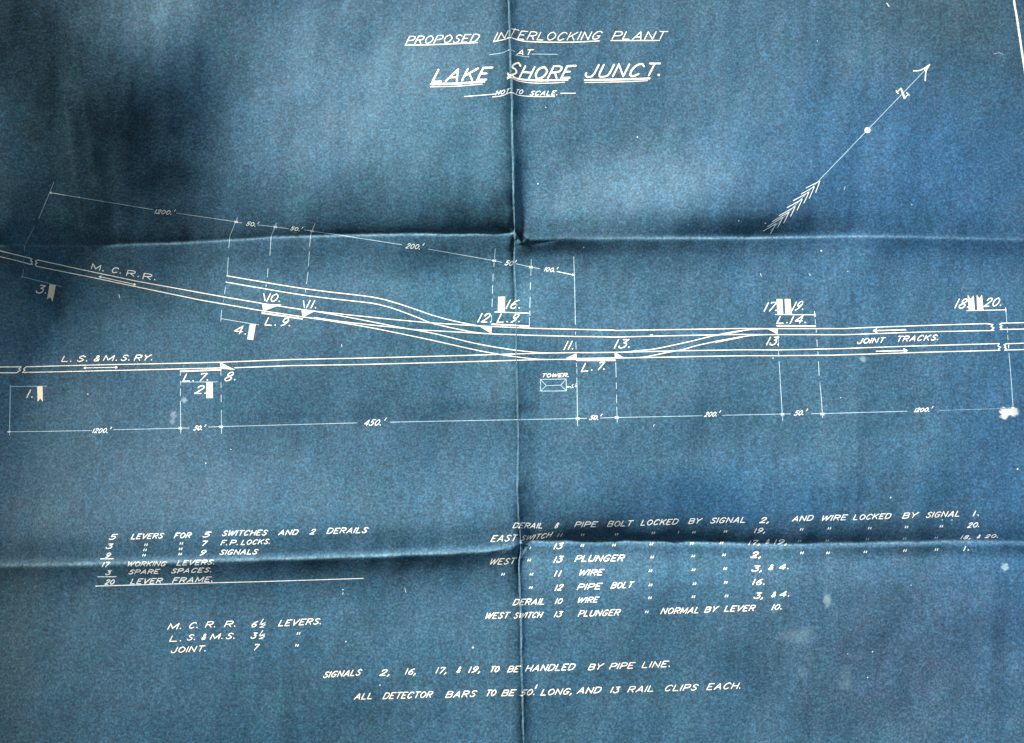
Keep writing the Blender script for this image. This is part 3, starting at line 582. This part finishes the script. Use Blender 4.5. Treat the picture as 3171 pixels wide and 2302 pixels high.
# --- north arrow
(x0_, y0_), (x1_, y1_) = P(F3, (1432,443), (430,1485))
shaft = line(None, [(x0_, y0_), (x1_+6, y1_-6)], 2.0, 'north_arrow', M_THIN, label='thin diagonal north arrow with feathered tail')
I = Ink(); I.stroke(catmull(P(F3,(1353,453),(1400,448),(1457,413)),6),3.2,3); I.stroke(catmull(P(F3,(1457,413),(1434,455),(1428,515)),6),3.4,3); I.tri(*P(F3,(1457,413),(1418,440),(1432,462))); I.build('arrow_head', M_BOLD, shaft)
I = Ink(); I.dot(P(F3,(1060,831))[0], 9.2, .04); I.build('centre_dot', M_BOLD, shaft)
I = Ink(); I.stroke(P(F3,(1273,563),(1297,630)),5.2,3,False); I.stroke(P(F3,(1273,563),(1247,590)),2.6,3); I.stroke(P(F3,(1320,600),(1297,630)),2.6,3); I.stroke(P(F3,(1243,580),(1256,598)),2.8,3); I.stroke(P(F3,(1310,592),(1326,608)),2.8,3); I.build('compass_letter', M_BOLD, shaft)
for v_, a_, b_ in (((757,1155),(668,1200),(730,1228)),((722,1190),(638,1238),(690,1265)),((688,1226),(588,1280),(655,1295)),((645,1270),(548,1325),(612,1340)),((600,1318),(498,1375),(570,1380)),((562,1350),(455,1413),(527,1422)),((522,1385),(423,1445),(488,1450)),((478,1425),(398,1473),(443,1490))):
    I = Ink(); I.stroke(P(F3, a_, v_, b_), 2.2, 3); I.build('feather', M_TEXT, shaft)

# --- notes, lower left
for f, rows in ((F7, [
 ('5',312,275,368,272,36),('LEVERS',468,271,697,265,36),('FOR',770,264,893,261,36),('5',970,258,1025,257,36),('SWITCHES',1105,248,1427,243,36),('AND',1502,243,1645,239,36),('2',1722,238,1765,237,36),('DERAILS',1842,232,2132,226,38),
 ('3',290,338,340,337,33),('7',958,318,1003,318,34),('F.',1097,313,1138,313,34),('P.',1160,312,1212,312,34),('LOCKS.',1240,311,1438,304,34),
 ('9',285,402,328,400,33),('9',948,385,998,383,36),('SIGNALS',1088,380,1360,376,34),
 ('17',262,468,316,465,34),('WORKING',438,462,718,460,32),('LEVERS.',788,456,1048,448,33),
 ('3',287,523,326,522,30),('SPARE',450,517,668,513,30),('SPACES.',748,511,1026,502,31),
 ('20',283,590,355,588,34),('LEVER',463,587,690,580,36),('FRAME.',758,579,1035,570,36),
 ('M.',725,906,815,902,42),('C.',872,898,930,896,42),('R.',988,893,1054,890,42),('R.',1122,890,1196,886,42),('6',1310,889,1358,888,42),('LEVERS.',1502,882,1796,868,42),
 ('L.',738,990,815,988,40),('S.',858,982,912,980,40),('&',960,978,1000,976,40),('M.',1022,977,1106,972,40),('S.',1132,972,1190,970,40),('3',1308,970,1352,968,40),
 ('JOINT.',745,1070,986,1058,40),('7',1322,1052,1366,1050,42)]),
 (F10, [('SIGNALS',228,564,500,546,42),('2,',625,550,690,548,42),('16,',803,541,875,540,42),('17,',1018,534,1090,533,42),('&',1165,529,1200,528,40),('19,',1248,529,1327,526,42),('TO',1397,525,1470,522,40),('BE',1523,525,1612,522,42),
  ('ALL',447,717,568,712,42),('DETECTOR',648,713,1000,702,44),('BARS',1088,704,1308,696,44),('TO',1368,693,1448,690,42),('BE',1482,692,1582,690,42),('50.',1610,692,1708,684,42),('LONG,',1758,688,1970,679,42),('AND',2012,676,2186,669,42)]),
 (F8, [('BY',955,1303,1060,1297,42),('PIPE',1105,1298,1284,1290,42),('LINE.',1333,1289,1525,1280,42),('13',1110,1465,1178,1463,42),('RAIL',1233,1461,1410,1454,42),('CLIPS',1492,1452,1728,1444,42),('EACH.',1788,1443,2020,1434,44),
  ('DERAIL',427,306,632,308,36),('8',720,307,752,307,36),('PIPE',860,300,1022,297,36),('BOLT',1090,297,1270,291,38),('LOCKED',1325,288,1592,280,38),('BY',1660,276,1752,273,36),('SIGNAL',1813,273,2054,267,38),('2,',2158,272,2220,269,38),
  ('EAST',272,403,460,396,44),('19,',2120,342,2195,340,34),('13',712,456,780,450,40),
  ('13',712,550,780,547,44),('PLUNGER',862,543,1214,538,44),('2,',2098,517,2165,516,40),
  ('11',715,647,768,645,40),('WIRE',888,639,1066,636,40),('3,',2103,611,2172,611,40),
  ('12',720,746,782,743,42),('PIPE',878,741,1054,735,42),('BOLT',1115,731,1274,724,42),('16.',2108,706,2190,703,40),
  ('DERAIL',427,848,644,843,42),('10',722,838,780,838,38),('WIRE',878,832,1032,828,38),('3,',2118,801,2180,801,40),
  ('WEST',230,943,404,939,42),('SWITCH',432,941,638,934,40),('13',715,933,776,930,40),('PLUNGER',885,928,1184,919,42),('NORMAL',1465,910,1728,903,42),('BY',1772,900,1868,893,40),('LEVER',1912,893,2132,887,40)]),
 (F9, [('AND',590,268,748,261,38),('WIRE',800,263,992,257,38),('LOCKED',1033,257,1310,247,38),('BY',1388,246,1500,242,40),('SIGNAL',1558,241,1798,231,40),('1.',1897,229,1938,226,38),('20.',1857,315,1940,309,36),
  ('2,',292,529,362,528,40),('1.',1828,482,1866,477,32),('&',418,618,460,617,36),('4.',492,616,560,612,38),('&',440,815,478,813,36),('4.',497,814,566,810,38),('10.',442,908,510,904,38)])):
    for t, a_, b_, c_, d_, h_ in rows: 
        word(f, t, a_, b_, c_, d_, h_, wd=3.1 if f != F10 else 3.4, mat=M_BOLD if h_ >= 40 else M_TEXT)
word(F8,'HANDLED',0,0,0,0,44,3.2,M_TEXT,base=[(515,1313),(700,1308),(868,1303)])
word(F8,'SWITCH',0,0,0,0,34,2.9,M_BOLD,base=[(480,395),(560,388),(640,378),(706,366)],shear=.6); word(F8,'11',0,0,0,0,24,2.6,M_BOLD,base=[(735,370),(776,366)],shear=.7)
word(F8,'WEST',0,0,0,0,42,3.1,M_BOLD,base=[(262,563),(340,563),(450,556)])
word(F9,'17,',275,438,354,436,32,2.8,M_TEXT); word(F9,'&',397,430,432,430,32,2.8,M_TEXT); word(F9,'19,',460,433,550,434,34,2.8,M_TEXT)
word(F9,'18,',1808,396,1878,394,26,2.4,M_TEXT,shear=.7); word(F9,'&',1925,390,1958,388,24,2.4,M_TEXT,shear=.7); word(F9,'20.',1985,388,2075,384,24,2.4,M_TEXT,shear=.7)
line(F10,[(1718,642),(1732,615)],3.0,'foot_mark',M_BOLD)
for bx, by in ((1372,892),(1368,972)):     # halves after 6 and 3
    I = Ink(); I.stroke(P(F7,(bx+4,by-28),(bx+24,by-58)),2.0,3); I.stroke(P(F7,(bx-2,by-20),(bx+40,by-34)),1.6,3); word(F7,'2',bx-2,by,bx+38,by-1,24,2.0,build=False,ink=I); I.build('fraction', M_TEXT)
for a_, w_ in (([(252,411),(342,410)],2.2),([(233,537),(362,536)],2.2),([(217,602),(1000,580),(1400,570),(2098,548)],2.4)): line(F7, a_, w_, 'rule_line', M_TEXT)
for x, y in ((572,312),(820,303),(565,348),(815,342),(558,385),(812,377),(1643,935),(1632,1018)): ditto(F7, x, y)
for x, y in ((917,355),(1155,352),(1413,343),(1698,338),(1920,332),(915,430),(1137,428),(1400,420),(1683,417),(1893,412),(542,533),(1405,512),(1693,505),(1910,497),(358,633),(557,632),(1393,608),(1695,602),(1918,592),(553,727),(1393,708),(1702,700),(1922,690),(1390,798),(1695,790),(1927,785),(1367,897)): ditto(F8, x, y)
ditto(F8,1590,337,True); ditto(F8,549,448,True); ditto(F8,363,479,mat=M_FADE)
for x, y in ((660,327),(860,320),(1152,318),(1418,310),(1670,305),(662,497),(850,497),(1120,490),(1407,480),(1635,473)): ditto(F9, x, y)
for x, y in ((645,410),(845,408),(1135,397),(1405,395),(1633,388)): ditto(F9, x, y, mat=M_THIN)

# --- border line, specks and scratches
line(F0,[(3137,-90),(3140,0),(3148,50),(3157,110),(3165,165),(3175,230),(3188,330),(3215,520)],6.4,'border_line',M_BOLD,True)
for f, x, y, r in ((F2,1593,875,2.2),(F2,958,1172,2.2),(F2,1008,685,1.6),(F3,740,262,1.6),(F3,1343,1305,1.6),(F6,845,287,2.8),(F6,505,1042,2.0),(F6,265,78,1.7),(F10,1280,352,3.0),(F10,627,617,2.2),(F4,560,1380,1.8),(F7,1955,628,1.8),(F7,1975,992,1.8),(F1,505,1258,2.0),(F2,1250,1578,1.6),(F9,1303,97,2.2),(F9,1450,730,1.4),(F9,1137,1397,1.8),(F9,1172,1212,2.0),(F9,1678,258,1.8),(F9,1747,258,1.8),(F0,3151,1453,2.8),(F0,715,1392,1.6),(F0,637,1435,1.9),(F5,2058,267,1.5),(F6,1030,432,1.3),(F3,410,1425,2.0),(F6,980,1320,1.3),(F10,390,310,1.5),(F9,993,1227,1.5),(F8,1265,1100,1.2),(F2,1188,1642,1.6)):
    I = Ink(); I.dot(P(f,(x,y))[0], r, .3); I.build('speck', M_SPOT)
I = Ink(); I.dot(P(F3,(522,205))[0], 2.6, .3); I.build('speck', M_DARK, label='tiny black speck')
for f, a_, w_ in ((F4,[(758,746),(764,768)],1.8),(F6,[(417,448),(422,466)],1.8),(F6,[(758,450),(768,461)],1.8),(F5,[(357,945),(360,962)],1.8),(F7,[(1952,660),(1958,648)],2),(F11,[(1032,618),(1058,616)],2.6),(F11,[(1066,1552),(1070,1534),(1080,1532)],1.6),(F3,[(1862,345),(1885,340),(1900,338),(1925,348)],1.0),(F3,[(1184,22),(1198,42)],3.2),(F7,[(1950,630),(1962,624)],1.5),(F3,[(918,1190),(912,1212)],1.2),(F0,[(1254,1822),(1257,1836)],1.4)):
    line(f, a_, w_, 'scratch', M_SPOT)
print('objects', len(bpy.data.objects))
